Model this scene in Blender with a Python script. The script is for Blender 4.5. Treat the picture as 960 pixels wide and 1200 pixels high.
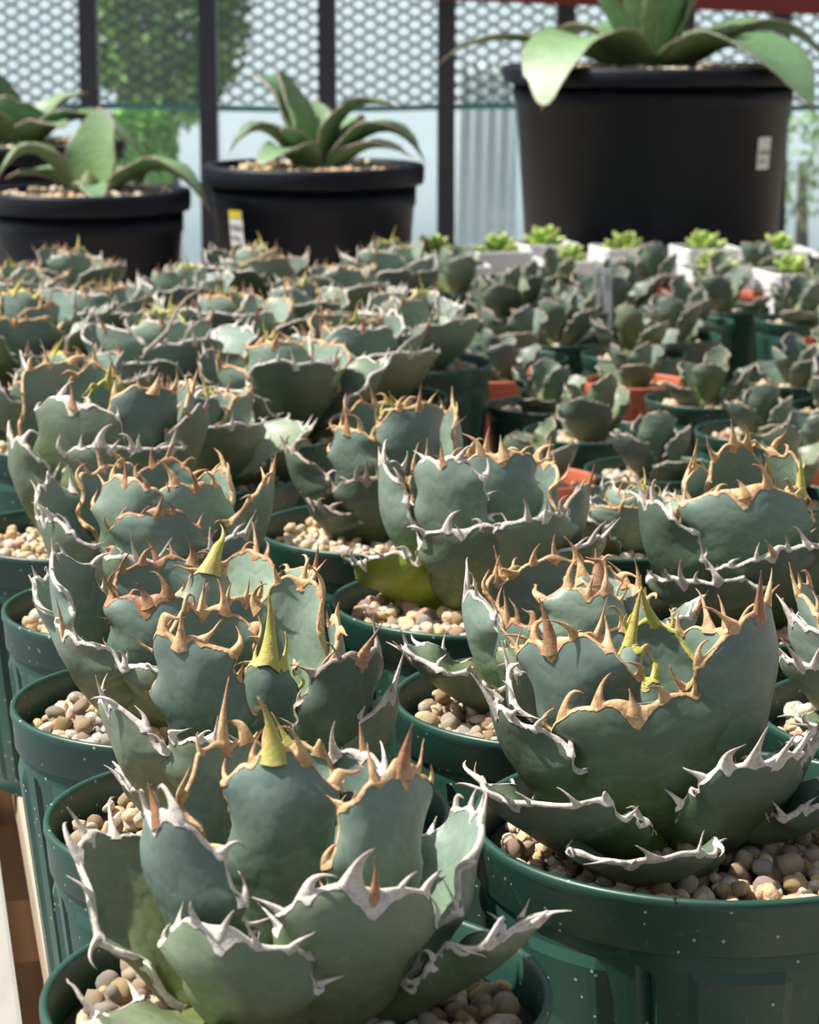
import bpy, math, random
import numpy as np
from mathutils import Vector, Matrix

# ------------------------------------------------------------------ camera, world, sun, exposure
for o in list(bpy.data.objects):
    bpy.data.objects.remove(o)
SC = bpy.context.scene
COL = SC.collection
FPX, CAMZ, PITCH = 2900.0, 0.43, math.radians(11.7)
cam_d = bpy.data.cameras.new('camera')
cam_d.sensor_fit = 'HORIZONTAL'; cam_d.sensor_width = 36.0; cam_d.lens = 36.0 * FPX / 960.0
cam_d.clip_start = 0.02; cam_d.clip_end = 200
cam_d.dof.use_dof = True; cam_d.dof.focus_distance = 0.92; cam_d.dof.aperture_fstop = 36.0
cam = bpy.data.objects.new('camera', cam_d); COL.objects.link(cam)
cam.location = (0, 0, CAMZ); cam.rotation_euler = (math.pi / 2 - PITCH, 0, 0)
SC.camera = cam

SUN_EL, SUN_AZ = math.radians(57), math.radians(176)      # azimuth measured from +X towards +Y (back left)
wd = bpy.data.worlds.new('sky'); SC.world = wd; wd.use_nodes = True
wn = wd.node_tree.nodes; wl = wd.node_tree.links
sky = wn.new('ShaderNodeTexSky'); sky.sky_type = 'NISHITA'; sky.sun_disc = False
sky.sun_elevation = SUN_EL; sky.sun_rotation = math.radians(90) - SUN_AZ
sky.air_density = 1.0; sky.dust_density = 2.5; sky.ozone_density = 1.0
hs = wn.new('ShaderNodeHueSaturation'); hs.inputs['Saturation'].default_value = 0.35
wl.new(sky.outputs[0], hs.inputs['Color']); wl.new(hs.outputs[0], wn['Background'].inputs[0])
wn['Background'].inputs[1].default_value = 0.14
sun_d = bpy.data.lights.new('sun', 'SUN'); sun_d.energy = 8.2; sun_d.angle = math.radians(1.2); sun_d.color = (1.0, 0.95, 0.87)
sun = bpy.data.objects.new('sun', sun_d); COL.objects.link(sun)
sd = Vector((math.cos(SUN_EL) * math.cos(SUN_AZ), math.cos(SUN_EL) * math.sin(SUN_AZ), math.sin(SUN_EL)))
sun.rotation_euler = sd.to_track_quat('Z', 'Y').to_euler(); sun.location = sd * 6
SC.view_settings.view_transform = 'Standard'; SC.view_settings.look = 'None'
SC.view_settings.gamma = 1.0; SC.view_settings.use_curve_mapping = False
SC.view_settings.exposure = 0.0

# ------------------------------------------------------------------ helpers
_cf = np.array([0, math.cos(PITCH), -math.sin(PITCH)]); _cu = np.array([0, math.sin(PITCH), math.cos(PITCH)])
def ray(px, py):
    return _cf + np.array([1., 0, 0]) * (px - 480) / FPX + _cu * (600 - py) / FPX
def at_z(px, py, z):                      # measured photo point on a level plane
    r = ray(px, py); return np.array([0, 0, CAMZ]) + r * ((z - CAMZ) / r[2])
def at_y(px, py, y):                      # measured photo point at a known distance along the bench
    r = ray(px, py); return np.array([0, 0, CAMZ]) + r * (y / r[1])
def to_px(p):
    d = np.asarray(p) - np.array([0, 0, CAMZ]); k = d @ _cf
    return 480 + FPX * d[0] / k, 600 - FPX * (d @ _cu) / k, k

def tag(o, label, cat, group=None, kind=None):
    if label: o['label'] = label
    if cat: o['category'] = cat
    if group: o['group'] = group
    if kind: o['kind'] = kind
    return o
def structure(o, label=None):
    o['kind'] = 'structure'
    if label: o['label'] = label
    return o
def empty(name, loc, label, cat, group=None, rz=0):
    o = bpy.data.objects.new(name, None); COL.objects.link(o); o.location = loc; o.rotation_euler = (0, 0, rz)
    o.empty_display_size = 0.02
    return tag(o, label, cat, group)
def mesh_data(name, V, Fc, mat, smooth=True, attrs=None):
    me = bpy.data.meshes.new(name)
    me.from_pydata([tuple(map(float, v)) for v in V], [], [tuple(map(int, f)) for f in Fc])
    if smooth: me.polygons.foreach_set('use_smooth', [True] * len(me.polygons))
    if attrs:
        for k, a in attrs.items():
            at = me.attributes.new(k, 'FLOAT', 'POINT'); at.data.foreach_set('value', np.asarray(a, dtype=np.float32))
    if mat: me.materials.append(mat)
    me.update()
    return me
def link(name, me, parent=None, loc=None):
    o = bpy.data.objects.new(name, me); COL.objects.link(o)
    if parent: o.parent = parent
    if loc is not None: o.location = loc
    return o
def mobj(name, V, Fc, mat, parent=None, smooth=True, attrs=None, loc=None):
    return link(name, mesh_data(name, V, Fc, mat, smooth, attrs), parent, loc)
def box_geo(x0, x1, y0, y1, z0, z1, bev=0.0):
    if bev <= 0:
        V = [(x, y, z) for z in (z0, z1) for y in (y0, y1) for x in (x0, x1)]
        return V, [(0, 2, 3, 1), (4, 5, 7, 6), (0, 1, 5, 4), (2, 6, 7, 3), (0, 4, 6, 2), (1, 3, 7, 5)]
    import bmesh
    bm = bmesh.new(); bmesh.ops.create_cube(bm, size=1)
    for v in bm.verts: v.co = ((x0 + x1) / 2 + v.co.x * (x1 - x0), (y0 + y1) / 2 + v.co.y * (y1 - y0), (z0 + z1) / 2 + v.co.z * (z1 - z0))
    bmesh.ops.bevel(bm, geom=bm.edges[:], offset=bev, segments=2, affect='EDGES', profile=.7)
    bm.verts.index_update()
    V = [tuple(v.co) for v in bm.verts]; Fc = [tuple(v.index for v in f.verts) for f in bm.faces]; bm.free()
    return V, Fc
def lathe(prof, n, rmod=None, close_bottom=False, arc0=0):
    V = []; Fc = []
    for i, (r, z) in enumerate(prof):
        for k in range(n):
            a = 2 * math.pi * k / n + arc0
            rr = r + (rmod(i, k) if rmod else 0)
            V.append((rr * math.cos(a), rr * math.sin(a), z))
    for i in range(len(prof) - 1):
        for k in range(n):
            k2 = (k + 1) % n
            Fc.append((i * n + k, i * n + k2, (i + 1) * n + k2, (i + 1) * n + k))
    if close_bottom: Fc.append(tuple(range(n))[::-1])
    return V, Fc

# ------------------------------------------------------------------ materials
def new_mat(name):
    m = bpy.data.materials.new(name); m.use_nodes = True
    nt = m.node_tree; b = nt.nodes['Principled BSDF']
    return m, nt, b
class NT:
    def __init__(s, nt): s.nt = nt; s.N = nt.nodes; s.L = nt.links
    def n(s, t, **kw):
        x = s.N.new(t)
        for k, v in kw.items(): setattr(x, k, v)
        return x
    def put(s, sock, v):
        if hasattr(v, 'is_output'): s.L.new(v, sock)
        else: sock.default_value = v
    def attr(s, name): return s.n('ShaderNodeAttribute', attribute_name=name).outputs['Fac']
    def coord(s): return s.n('ShaderNodeTexCoord').outputs['Object']
    def noise(s, scale, detail=3, rough=.55, vec=None, dist=0):
        x = s.n('ShaderNodeTexNoise'); x.inputs['Scale'].default_value = scale; x.inputs['Detail'].default_value = detail
        x.inputs['Roughness'].default_value = rough; x.inputs['Distortion'].default_value = dist
        s.L.new(vec if vec is not None else s.coord(), x.inputs['Vector']); return x.outputs['Fac']
    def math(s, op, a, b=0.0, clamp=False):
        x = s.n('ShaderNodeMath', operation=op, use_clamp=clamp); s.put(x.inputs[0], a); s.put(x.inputs[1], b); return x.outputs[0]
    def ramp(s, fac, stops, interp='LINEAR'):
        x = s.n('ShaderNodeValToRGB'); x.color_ramp.interpolation = interp
        e = x.color_ramp.elements
        while len(e) < len(stops): e.new(0.5)
        for q, (p, c) in zip(e, stops):
            q.position = p; q.color = (*c, 1) if len(c) == 3 else c
        s.L.new(fac, x.inputs[0]); return x.outputs[0]
    def mix(s, fac, a, b, blend='MIX'):
        x = s.n('ShaderNodeMix', data_type='RGBA', blend_type=blend)
        s.put(x.inputs[0], fac); s.put(x.inputs[6], a); s.put(x.inputs[7], b); return x.outputs[2]
    def rnd(s): return s.n('ShaderNodeObjectInfo').outputs['Random']
    def bump(s, h, strength, dist, bsdf):
        x = s.n('ShaderNodeBump'); x.inputs['Strength'].default_value = strength; x.inputs['Distance'].default_value = dist
        s.L.new(h, x.inputs['Height']); s.L.new(x.outputs[0], bsdf.inputs['Normal'])
def rgb(*c): return (*c, 1)

def leaf_material(name, low, mid, top, rough=.46):
    m, nt, b = new_mat(name); t = NT(nt)
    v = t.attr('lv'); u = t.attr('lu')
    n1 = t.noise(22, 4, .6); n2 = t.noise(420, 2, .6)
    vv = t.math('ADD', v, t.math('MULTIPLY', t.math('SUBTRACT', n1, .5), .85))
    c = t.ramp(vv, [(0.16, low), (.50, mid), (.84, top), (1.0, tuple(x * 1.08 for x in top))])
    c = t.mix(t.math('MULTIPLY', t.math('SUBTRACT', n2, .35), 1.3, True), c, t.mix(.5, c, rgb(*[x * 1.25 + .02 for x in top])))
    # pale arcs: the print that neighbouring leaves left in the wax while in bud
    cx = t.n('ShaderNodeCombineXYZ'); t.L.new(t.math('MULTIPLY', u, .55), cx.inputs[0]); t.L.new(v, cx.inputs[1])
    w = t.n('ShaderNodeTexWave', wave_type='RINGS'); w.inputs['Scale'].default_value = 2.4; w.inputs['Distortion'].default_value = 9.0
    w.inputs['Detail'].default_value = 2; w.inputs['Detail Scale'].default_value = 1.6
    t.L.new(cx.outputs[0], w.inputs['Vector'])
    pr = t.ramp(w.outputs['Fac'], [(0, (0, 0, 0)), (.78, (0, 0, 0)), (.95, (1, 1, 1))])
    c = t.mix(t.math('MULTIPLY', pr, .15), c, rgb(*[x * 1.5 + .02 for x in top]))
    # worn scuffs and specks
    n3 = t.noise(130, 3, .7)
    sc = t.ramp(n3, [(0, (0, 0, 0)), (.66, (0, 0, 0)), (.74, (1, 1, 1))])
    c = t.mix(t.math('MULTIPLY', sc, .32), c, rgb(.30, .32, .25))
    hv = t.n('ShaderNodeHueSaturation'); r = t.rnd()
    t.L.new(t.math('ADD', t.math('MULTIPLY', r, .34), .82), hv.inputs['Value'])
    t.L.new(t.math('ADD', t.math('MULTIPLY', r, -.03), .515), hv.inputs['Hue'])
    t.L.new(c, hv.inputs['Color']); t.L.new(hv.outputs[0], b.inputs['Base Color'])
    b.inputs['Roughness'].default_value = rough; b.inputs['Specular IOR Level'].default_value = .45
    hh = t.math('ADD', t.math('MULTIPLY', w.outputs['Fac'], .07), t.math('ADD', t.math('MULTIPLY', n1, 1.0), t.math('MULTIPLY', n2, .05)))
    t.bump(hh, .7, .0020, b)
    return m
def horn_material(name, base, mid, tip, dark, rough=.55):
    m, nt, b = new_mat(name); t = NT(nt)
    a = t.attr('tt'); n = t.noise(260, 4, .65); n2 = t.noise(70, 2)
    f = t.math('ADD', a, t.math('MULTIPLY', t.math('SUBTRACT', n2, .5), .5))
    c = t.ramp(f, [(0, base), (.45, mid), (.95, tip)])
    st = t.ramp(t.noise(230, 5, .7, dist=1.0), [(0, (0, 0, 0)), (.46, (0, 0, 0)), (.62, (1, 1, 1))])
    c = t.mix(t.math('MULTIPLY', st, .75), c, rgb(*dark))
    c = t.mix(t.math('MULTIPLY', n, .35), c, rgb(*[min(1, x * 1.35) for x in base]))
    t.L.new(c, b.inputs['Base Color']); b.inputs['Roughness'].default_value = rough
    t.bump(n, .6, .0008, b)
    return m
M = {}
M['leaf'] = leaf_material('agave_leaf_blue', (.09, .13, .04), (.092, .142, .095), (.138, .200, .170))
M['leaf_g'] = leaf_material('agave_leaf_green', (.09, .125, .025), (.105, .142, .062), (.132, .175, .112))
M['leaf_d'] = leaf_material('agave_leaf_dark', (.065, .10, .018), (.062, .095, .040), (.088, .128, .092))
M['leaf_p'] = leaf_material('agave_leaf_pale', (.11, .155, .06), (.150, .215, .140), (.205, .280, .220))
M['leaf_y'] = leaf_material('agave_leaf_yellow_backlit', (.21, .27, .02), (.21, .28, .02), (.20, .27, .04))  # yellower leaf, with the glow of sun through it painted into the colour
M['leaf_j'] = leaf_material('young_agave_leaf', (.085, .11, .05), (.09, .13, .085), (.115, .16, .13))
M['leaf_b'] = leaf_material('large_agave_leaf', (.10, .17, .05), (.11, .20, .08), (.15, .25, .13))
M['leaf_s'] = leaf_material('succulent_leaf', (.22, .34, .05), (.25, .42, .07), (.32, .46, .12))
M['w'] = horn_material('horn_white', (.60, .55, .50), (.62, .57, .50), (.34, .25, .20), (.26, .20, .16))
M['t'] = horn_material('horn_tan', (.50, .30, .14), (.66, .46, .25), (.30, .13, .07), (.24, .10, .045))
M['b'] = horn_material('horn_brown', (.42, .25, .13), (.32, .14, .065), (.035, .016, .013), (.14, .05, .025))
M['y'] = horn_material('horn_young', (.42, .40, .10), (.42, .44, .08), (.34, .22, .06), (.42, .24, .10))
M['d'] = horn_material('horn_dull', (.30, .25, .20), (.36, .29, .23), (.13, .07, .05), (.14, .09, .07))

def plastic_material(name, col, col2, speck=.55, rough=.42, scuff=.18):
    m, nt, b = new_mat(name); t = NT(nt)
    n = t.noise(28, 4, .6); c = t.mix(n, rgb(*col), rgb(*col2))
    sp = t.n('ShaderNodeTexVoronoi'); sp.inputs['Scale'].default_value = 420; t.L.new(t.coord(), sp.inputs['Vector'])
    cell = t.n('ShaderNodeSeparateColor'); t.L.new(sp.outputs['Color'], cell.inputs[0])
    dots = t.math('MULTIPLY', t.math('LESS_THAN', sp.outputs['Distance'], .26), t.math('GREATER_THAN', cell.outputs[0], .93))
    c = t.mix(t.math('MULTIPLY', dots, speck), c, rgb(.62, .62, .55))
    sc = t.ramp(t.noise(60, 5, .75, dist=1.5), [(0, (0, 0, 0)), (.60, (0, 0, 0)), (.75, (1, 1, 1))])
    c = t.mix(t.math('MULTIPLY', sc, scuff), c, rgb(.35, .38, .36))
    t.L.new(c, b.inputs['Base Color']); b.inputs['Roughness'].default_value = rough
    t.bump(t.noise(90, 3), .12, .001, b)
    return m
M['pot'] = plastic_material('green_pot_plastic', (.012, .054, .038), (.022, .072, .054))
M['terra'] = plastic_material('terracotta_plastic', (.50, .115, .055), (.58, .16, .08), .3, .55)
M['black'] = plastic_material('black_pot_plastic', (.0045, .007, .013), (.007, .010, .018), .0, .5, .0)
M['black'].node_tree.nodes['Principled BSDF'].inputs['Specular IOR Level'].default_value = .22
M['white'] = plastic_material('white_tray_plastic', (.70, .71, .72), (.78, .78, .78), .0, .4)
STONE = [(0, (.62, .46, .27)), (.18, (.68, .47, .22)), (.36, (.74, .62, .45)), (.52, (.54, .36, .18)), (.66, (.80, .72, .58)), (.80, (.46, .38, .30)), (.92, (.62, .60, .56)), (1, (.50, .24, .14))]
def stone_material(name, use_attr):
    m, nt, b = new_mat(name); t = NT(nt)
    r = t.attr('rnd') if use_attr else t.rnd()
    c = t.ramp(r, STONE)
    n = t.noise(330, 4, .7); n2 = t.noise(900, 2)
    c = t.mix(t.math('MULTIPLY', n, .55), c, t.mix(.6, c, rgb(.20, .14, .08)))
    c = t.mix(t.math('MULTIPLY', t.math('GREATER_THAN', n2, .60), .35), c, rgb(.80, .72, .58))
    t.L.new(c, b.inputs['Base Color']); b.inputs['Roughness'].default_value = .85
    t.bump(t.math('ADD', n, t.math('MULTIPLY', n2, .4)), .8, .0012, b)
    return m
M['stone'] = stone_material('pumice_stone', False); M['stones'] = stone_material('pumice_gravel', True)
def simple(name, col, rough=.6, col2=None, scale=20, metal=0, bump=0):
    m, nt, b = new_mat(name); t = NT(nt)
    n = t.noise(scale, 4, .6)
    t.L.new(t.mix(n, rgb(*col), rgb(*(col2 or [x * .7 for x in col]))), b.inputs['Base Color'])
    b.inputs['Roughness'].default_value = rough; b.inputs['Metallic'].default_value = metal
    if bump: t.bump(n, .5, bump, b)
    return m
M['soil'] = simple('potting_mix', (.10, .075, .05), .95, (.05, .035, .025), 200, bump=.002)
M['stem'] = simple('agave_stem', (.16, .20, .07), .6, (.10, .12, .05), 60)
M['post'] = simple('dark_post', (.035, .035, .042), .5, (.05, .05, .06), 12)
M['beam'] = simple('red_steel', (.20, .018, .014), .45, (.14, .012, .01), 8)
M['net'] = simple('net_cord', (.05, .055, .065), .6, (.035, .035, .045), 50)
M['teal'] = simple('teal_cord', (.05, .34, .30), .6, (.08, .42, .38), 40)
M['concrete'] = simple('outside_paving', (.48, .50, .53), .85, (.32, .34, .37), 1.5, bump=.002)
M['floor'] = simple('greenhouse_floor', (.20, .21, .24), .9, (.13, .14, .16), 4, bump=.002)
M['panel'] = simple('white_panel', (.80, .83, .85), .5, (.70, .74, .77), 2)
M['backdrop'] = simple('bright_backdrop', (.56, .60, .66), .5, (.44, .48, .54), 1.2)  # for the added humps that whiten the view outside
M['bark'] = simple('bark', (.10, .07, .05), .9, (.06, .045, .03), 14)
M['tag'] = simple('plant_tag', (.75, .76, .76), .45, (.68, .69, .70), 30)
M['tagy'] = simple('tag_print_yellow', (.70, .55, .03), .5, (.62, .5, .03), 30)
M['tagk'] = simple('tag_print_grey', (.22, .22, .25), .5, (.3, .3, .33), 60)
M['fol1'] = simple('tree_leaves', (.30, .46, .10), .55, (.13, .28, .05), 9)
M['fol2'] = simple('shrub_leaves', (.34, .60, .10), .55, (.22, .45, .06), 9)
def wood_material(name, a, b_, rough=.75):
    m, nt, b = new_mat(name); t = NT(nt)
    mp = t.n('ShaderNodeMapping'); mp.inputs['Scale'].default_value = (90, 4, 60); t.L.new(t.coord(), mp.inputs[0])
    n = t.noise(1.0, 5, .65, mp.outputs[0], .6)
    t.L.new(t.mix(n, rgb(*a), rgb(*b_)), b.inputs['Base Color']); b.inputs['Roughness'].default_value = rough
    t.bump(n, .4, .001, b); return m
M['wood'] = wood_material('brown_timber', (.34, .18, .08), (.22, .105, .045))
M['woodp'] = wood_material('weathered_board', (.36, .345, .31), (.25, .235, .21))
M['woodt'] = wood_material('tan_board', (.44, .36, .27), (.30, .24, .17))
def glass_material():
    m = bpy.data.materials.new('pane_glass'); m.use_nodes = True; nt = m.node_tree; t = NT(nt)
    nt.nodes.remove(nt.nodes['Principled BSDF'])
    tr = t.n('ShaderNodeBsdfTransparent'); tr.inputs[0].default_value = (.86, .93, .92, 1)
    gl = t.n('ShaderNodeBsdfGlossy'); gl.inputs['Roughness'].default_value = .03
    df = t.n('ShaderNodeBsdfDiffuse'); df.inputs[0].default_value = (.7, .8, .8, 1)
    fr = t.n('ShaderNodeFresnel'); fr.inputs[0].default_value = 1.45
    mx = t.n('ShaderNodeMixShader'); t.L.new(fr.outputs[0], mx.inputs[0]); t.L.new(tr.outputs[0], mx.inputs[1]); t.L.new(gl.outputs[0], mx.inputs[2])
    m2 = t.n('ShaderNodeMixShader'); m2.inputs[0].default_value = .10; t.L.new(mx.outputs[0], m2.inputs[1]); t.L.new(df.outputs[0], m2.inputs[2])
    t.L.new(m2.outputs[0], nt.nodes['Material Output'].inputs[0]); return m
M['glass'] = glass_material()

# ------------------------------------------------------------------ leaf builder
class Leaf:
    """A thick cupped leaf laid out flat (x across, y along) and bent onto a curve in the plant."""
    def __init__(s, base, ctrl, tip, phi, W, cup, thick, rng, bw=.55, p=2.6, e=.5, vm=.62, roll=0, wave=.0022, hi=True, bumps=.0020, twist=0):
        s.B = [np.asarray(q, float) for q in (base, ctrl, tip)]; s.rng = rng
        tt = np.linspace(0, 1, 60)[:, None]
        pts = (1 - tt) ** 2 * s.B[0] + 2 * tt * (1 - tt) * s.B[1] + tt ** 2 * s.B[2]
        seg = np.linalg.norm(np.diff(pts, axis=0), axis=1); s.cum = np.concatenate([[0], np.cumsum(seg)]); s.L = s.cum[-1]; s.tt = tt[:, 0]
        o = np.array([math.cos(phi), math.sin(phi), 0]); s.W = np.array([-math.sin(phi), math.cos(phi), 0.])
        if roll:
            ax = (s.B[2] - s.B[0]); ax /= np.linalg.norm(ax)
            s.W = s.W * math.cos(roll) + np.cross(ax, s.W) * math.sin(roll)
        s.Wh = W / 2; s.kap = cup / s.Wh; s.T0 = thick
        s.bw, s.p, s.e, s.vm = bw, p, e, vm; s.wave = wave; s.nw = rng.uniform(2.2, 3.4); s.ph = rng.uniform(0, 6.28); s.ph2 = rng.uniform(0, 6.28)
        s.bl = []; s.br = []; s.bamp = bumps; s.hi = hi
        s.fold = rng.uniform(-.0009, .0009)
        s.ea = [rng.uniform(0, 6.28) for _ in range(6)]; s.ty = rng.uniform(.012, .030) * s.L; s.tk = rng.uniform(3.5, 6.5)
    def wid(s, v):
        v = np.clip(v, 0, 1)
        lo = s.bw + (1 - s.bw) * np.sin(np.pi / 2 * np.clip(v / s.vm, 0, 1))
        q = np.clip((v - s.vm) / (1 - s.vm), 0, 1)
        return s.Wh * lo * np.clip(1 - q ** s.p, 0, 1) ** s.e
    def edge(s, v, side):
        w = s.wid(v); o_ = 0 if side > 0 else 3
        w = w * (1 + .022 * np.sin(v * 21 + s.ea[o_]) + .016 * np.sin(v * 37 + s.ea[o_ + 1]))
        for vi in (s.br if side > 0 else s.bl): w = w + s.bamp * np.exp(-((v - vi) / .035) ** 2) * np.clip((1 - v) * 12, 0, 1)
        return w
    def edge_any(s, x, v):
        return np.where(x >= 0, s.edge(v, 1), s.edge(v, -1)) + 1e-6
    def thick(s, x, v):
        e = np.clip(np.abs(x) / s.edge_any(x, v), 0, 1); vc = np.clip(v, 0, 1)
        prof = np.sqrt(np.clip(1 - e ** 2.2, 0, 1)) * (1 - vc ** 8); tk = s.T0 * (1 - .6 * vc)
        return .22 * tk * prof + .0005, -(.78 * tk * prof) - .0005
    def F(s, x, y, h):
        x = np.asarray(x, float); y = np.asarray(y, float); h = np.asarray(h, float)
        y = y + s.ty * (np.sin(s.tk * x / s.Wh + s.ea[2]) + .6 * np.sin(s.tk * 2.3 * x / s.Wh + s.ea[5])) * np.clip((y / s.L - .5) / .5, 0, 1) ** 1.5
        v = y / s.L
        t = np.interp(np.clip(y, 0, s.L), s.cum, s.tt)[..., None]
        C = (1 - t) ** 2 * s.B[0] + 2 * t * (1 - t) * s.B[1] + t ** 2 * s.B[2]
        T = 2 * (1 - t) * (s.B[1] - s.B[0]) + 2 * t * (s.B[2] - s.B[1]); T /= np.linalg.norm(T, axis=-1, keepdims=True)
        C = C + T * np.where(y > s.L, y - s.L, np.where(y < 0, y, 0))[..., None]
        Nn = np.cross(T, s.W); Nn /= np.linalg.norm(Nn, axis=-1, keepdims=True)
        Wd = np.cross(Nn, T)
        e = np.clip(np.abs(x) / s.Wh, 0, 1.3)
        h = h + s.wave * e ** 2 * np.sin(2 * np.pi * s.nw * v + s.ph + np.where(x > 0, 1.7, 0)) + s.fold * (np.sin(v * 7 + x / s.Wh * 2.1 + s.ph2) + .6 * np.sin(v * 12 - x / s.Wh * 3.7 + s.ph)) * np.clip(1 - e, 0, 1)
        k = s.kap * (1.15 - .35 * np.clip(v, 0, 1)); a = np.clip(x * k, -2.9, 2.9)
        return C + Wd * (np.sin(a) / k)[..., None] + Nn * ((1 - np.cos(a)) / k)[..., None] + (Nn * np.cos(a)[..., None] - Wd * np.sin(a)[..., None]) * h[..., None]
    def body(s, nu, nv):
        t = np.linspace(0, 1, nv); v = 1 - (1 - t) ** 1.6
        us = np.sin(np.linspace(-1, 1, nu) * np.pi / 2)
        V = []; lv = []; lu = []
        for side in (0, 1):
            U, Vv = np.meshgrid(us, v)
            x = np.where(U >= 0, U * s.edge(Vv, 1), U * s.edge(Vv, -1))
            had, hab = s.thick(x, Vv)
            P = s.F(x, Vv * s.L, had if side == 0 else hab)
            V.append(P.reshape(-1, 3)); lv.append(Vv.ravel()); lu.append((x / s.Wh).ravel())
        n = nu * nv; Fc = []
        for side in (0, 1):
            for j in range(nv - 1):
                for i in range(nu - 1):
                    a = side * n + j * nu + i; q = (a, a + 1, a + nu + 1, a + nu)
                    Fc.append(q if side == 0 else q[::-1])
        for j in range(nv - 1):                                       # close the two margins
            a = j * nu; Fc.append((a, a + nu, n + a + nu, n + a))
            a = j * nu + nu - 1; Fc.append((a + nu, a, n + a, n + a + nu))
        return np.vstack(V), Fc, {'lv': np.concatenate(lv), 'lu': np.concatenate(lu)}
    def outline(s, v0=.1, n=140):
        t = np.linspace(0, 1, n); v = v0 + (1 - v0) * (1 - (1 - t) ** 2.2)
        xr = s.edge(v, 1); xl = -s.edge(v, -1); xr[-1] = 0; xl[-1] = 0
        X = np.concatenate([xl, xr[::-1][1:]]); Y = np.concatenate([v, v[::-1][1:]]) * s.L
        d = np.hypot(np.diff(X), np.diff(Y)); S = np.concatenate([[0], np.cumsum(d)]); S -= S[n - 1]
        return X, Y, S
def horn(leaf, q, d, length, curl, hc, wb, hb, n=7, k=6, flare=1.6, sink=.0012, h0=0.0, hook=1.0):
    """curved tapering horn in the flat leaf frame: q base, d unit direction, curl sideways, hc lift"""
    d = np.asarray(d) / np.linalg.norm(d); side = np.array([-d[1], d[0]])
    V = []; tt = []; pos = np.asarray(q, float) - d * sink
    for i in range(n):
        t = i / (n - 1); th = curl * t ** 1.25
        dc = d * math.cos(th) + side * math.sin(th); sd_ = np.array([-dc[1], dc[0]])
        if i: pos = pos + dc * ((length + sink) / (n - 1))
        w = wb * ((1 - t) ** (flare * 2.6) * .62 + .38 * (1 - t) ** .8) + .00010; hh = hb * ((1 - t) ** 1.1) + .00010
        for j in range(k):
            a = 2 * math.pi * j / k
            p = pos + sd_ * (w * math.cos(a))
            V.append((p[0], p[1], h0 + hc * length * t ** 1.5 + hh * math.sin(a))); tt.append(t)
    V = np.array(V); P = leaf.F(V[:, 0], V[:, 1], V[:, 2])
    Fc = [(i * k + j, i * k + (j + 1) % k, (i + 1) * k + (j + 1) % k, (i + 1) * k + j) for i in range(n - 1) for j in range(k)]
    Fc.append(tuple(range((n - 1) * k, n * k)))
    return P, Fc, tt
def merge(parts):
    V = []; Fc = []; T = []; o = 0
    for v, f, t in parts:
        V.append(v); Fc += [tuple(i + o for i in q) for q in f]; T += list(t); o += len(v)
    return np.vstack(V), Fc, T
def margin(leaf, S, X, Y, tpos, tw, patch, rng, ns=110, span=.92, thin=.0008):
    """horny border strip, jagged on its inner side, broad under the spine and at each tooth"""
    lo, hi = S[0] * span, S[-1] * span
    k = np.linspace(-1, 1, ns); s = np.sign(k) * np.abs(k) ** 1.25; s = np.where(s < 0, -s * lo, s * hi)
    x = np.interp(s, S, X); y = np.interp(s, S, Y)
    ds = .0012
    tx = np.interp(s + ds, S, X) - np.interp(s - ds, S, X); ty = np.interp(s + ds, S, Y) - np.interp(s - ds, S, Y)
    ln = np.hypot(tx, ty) + 1e-9; tx, ty = tx / ln, ty / ln
    nx, ny = ty, -tx                                                    # inward
    near = np.exp(-np.abs(s) / (.38 * hi))
    b = thin * (.32 + .75 * near) * (1 + .8 * np.sin(s * 900 + rng.uniform(0, 6)) * np.sin(s * 1730 + rng.uniform(0, 6)))
    for ti in tpos: b = b + tw * rng.uniform(.2, 1.0) * np.exp(-((s - ti) / (tw * .8)) ** 2)
    b = b + patch * np.exp(-(s / (patch * .62)) ** 2)
    r = thin * .55 + thin * .5 * near
    rows = []
    for fi, (kk, side) in enumerate(((1.0, -1), (.45, -1), (-1, -1), (-1, 1), (.30, 1), (.72, 1))):
        if kk > 0:
            px, py = x + nx * b * kk, y + ny * b * kk
            had, hab = leaf.thick(px, py / leaf.L)
            h = (hab - .00022) if side < 0 else (had + .00022)
        else:
            px, py = x - nx * r, y - ny * r; h = np.full_like(x, .0005 * side + .0)
        rows.append(leaf.F(px, py, h))
    V = np.stack(rows, 1).reshape(-1, 3); m = 6; Fc = []
    for i in range(ns - 1):
        for j in range(m - 1):
            Fc.append((i * m + j, i * m + j + 1, (i + 1) * m + j + 1, (i + 1) * m + j))
    tt = np.repeat(.12 + .3 * rng.random() + 0 * near, m)
    return V, Fc, tt
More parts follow.
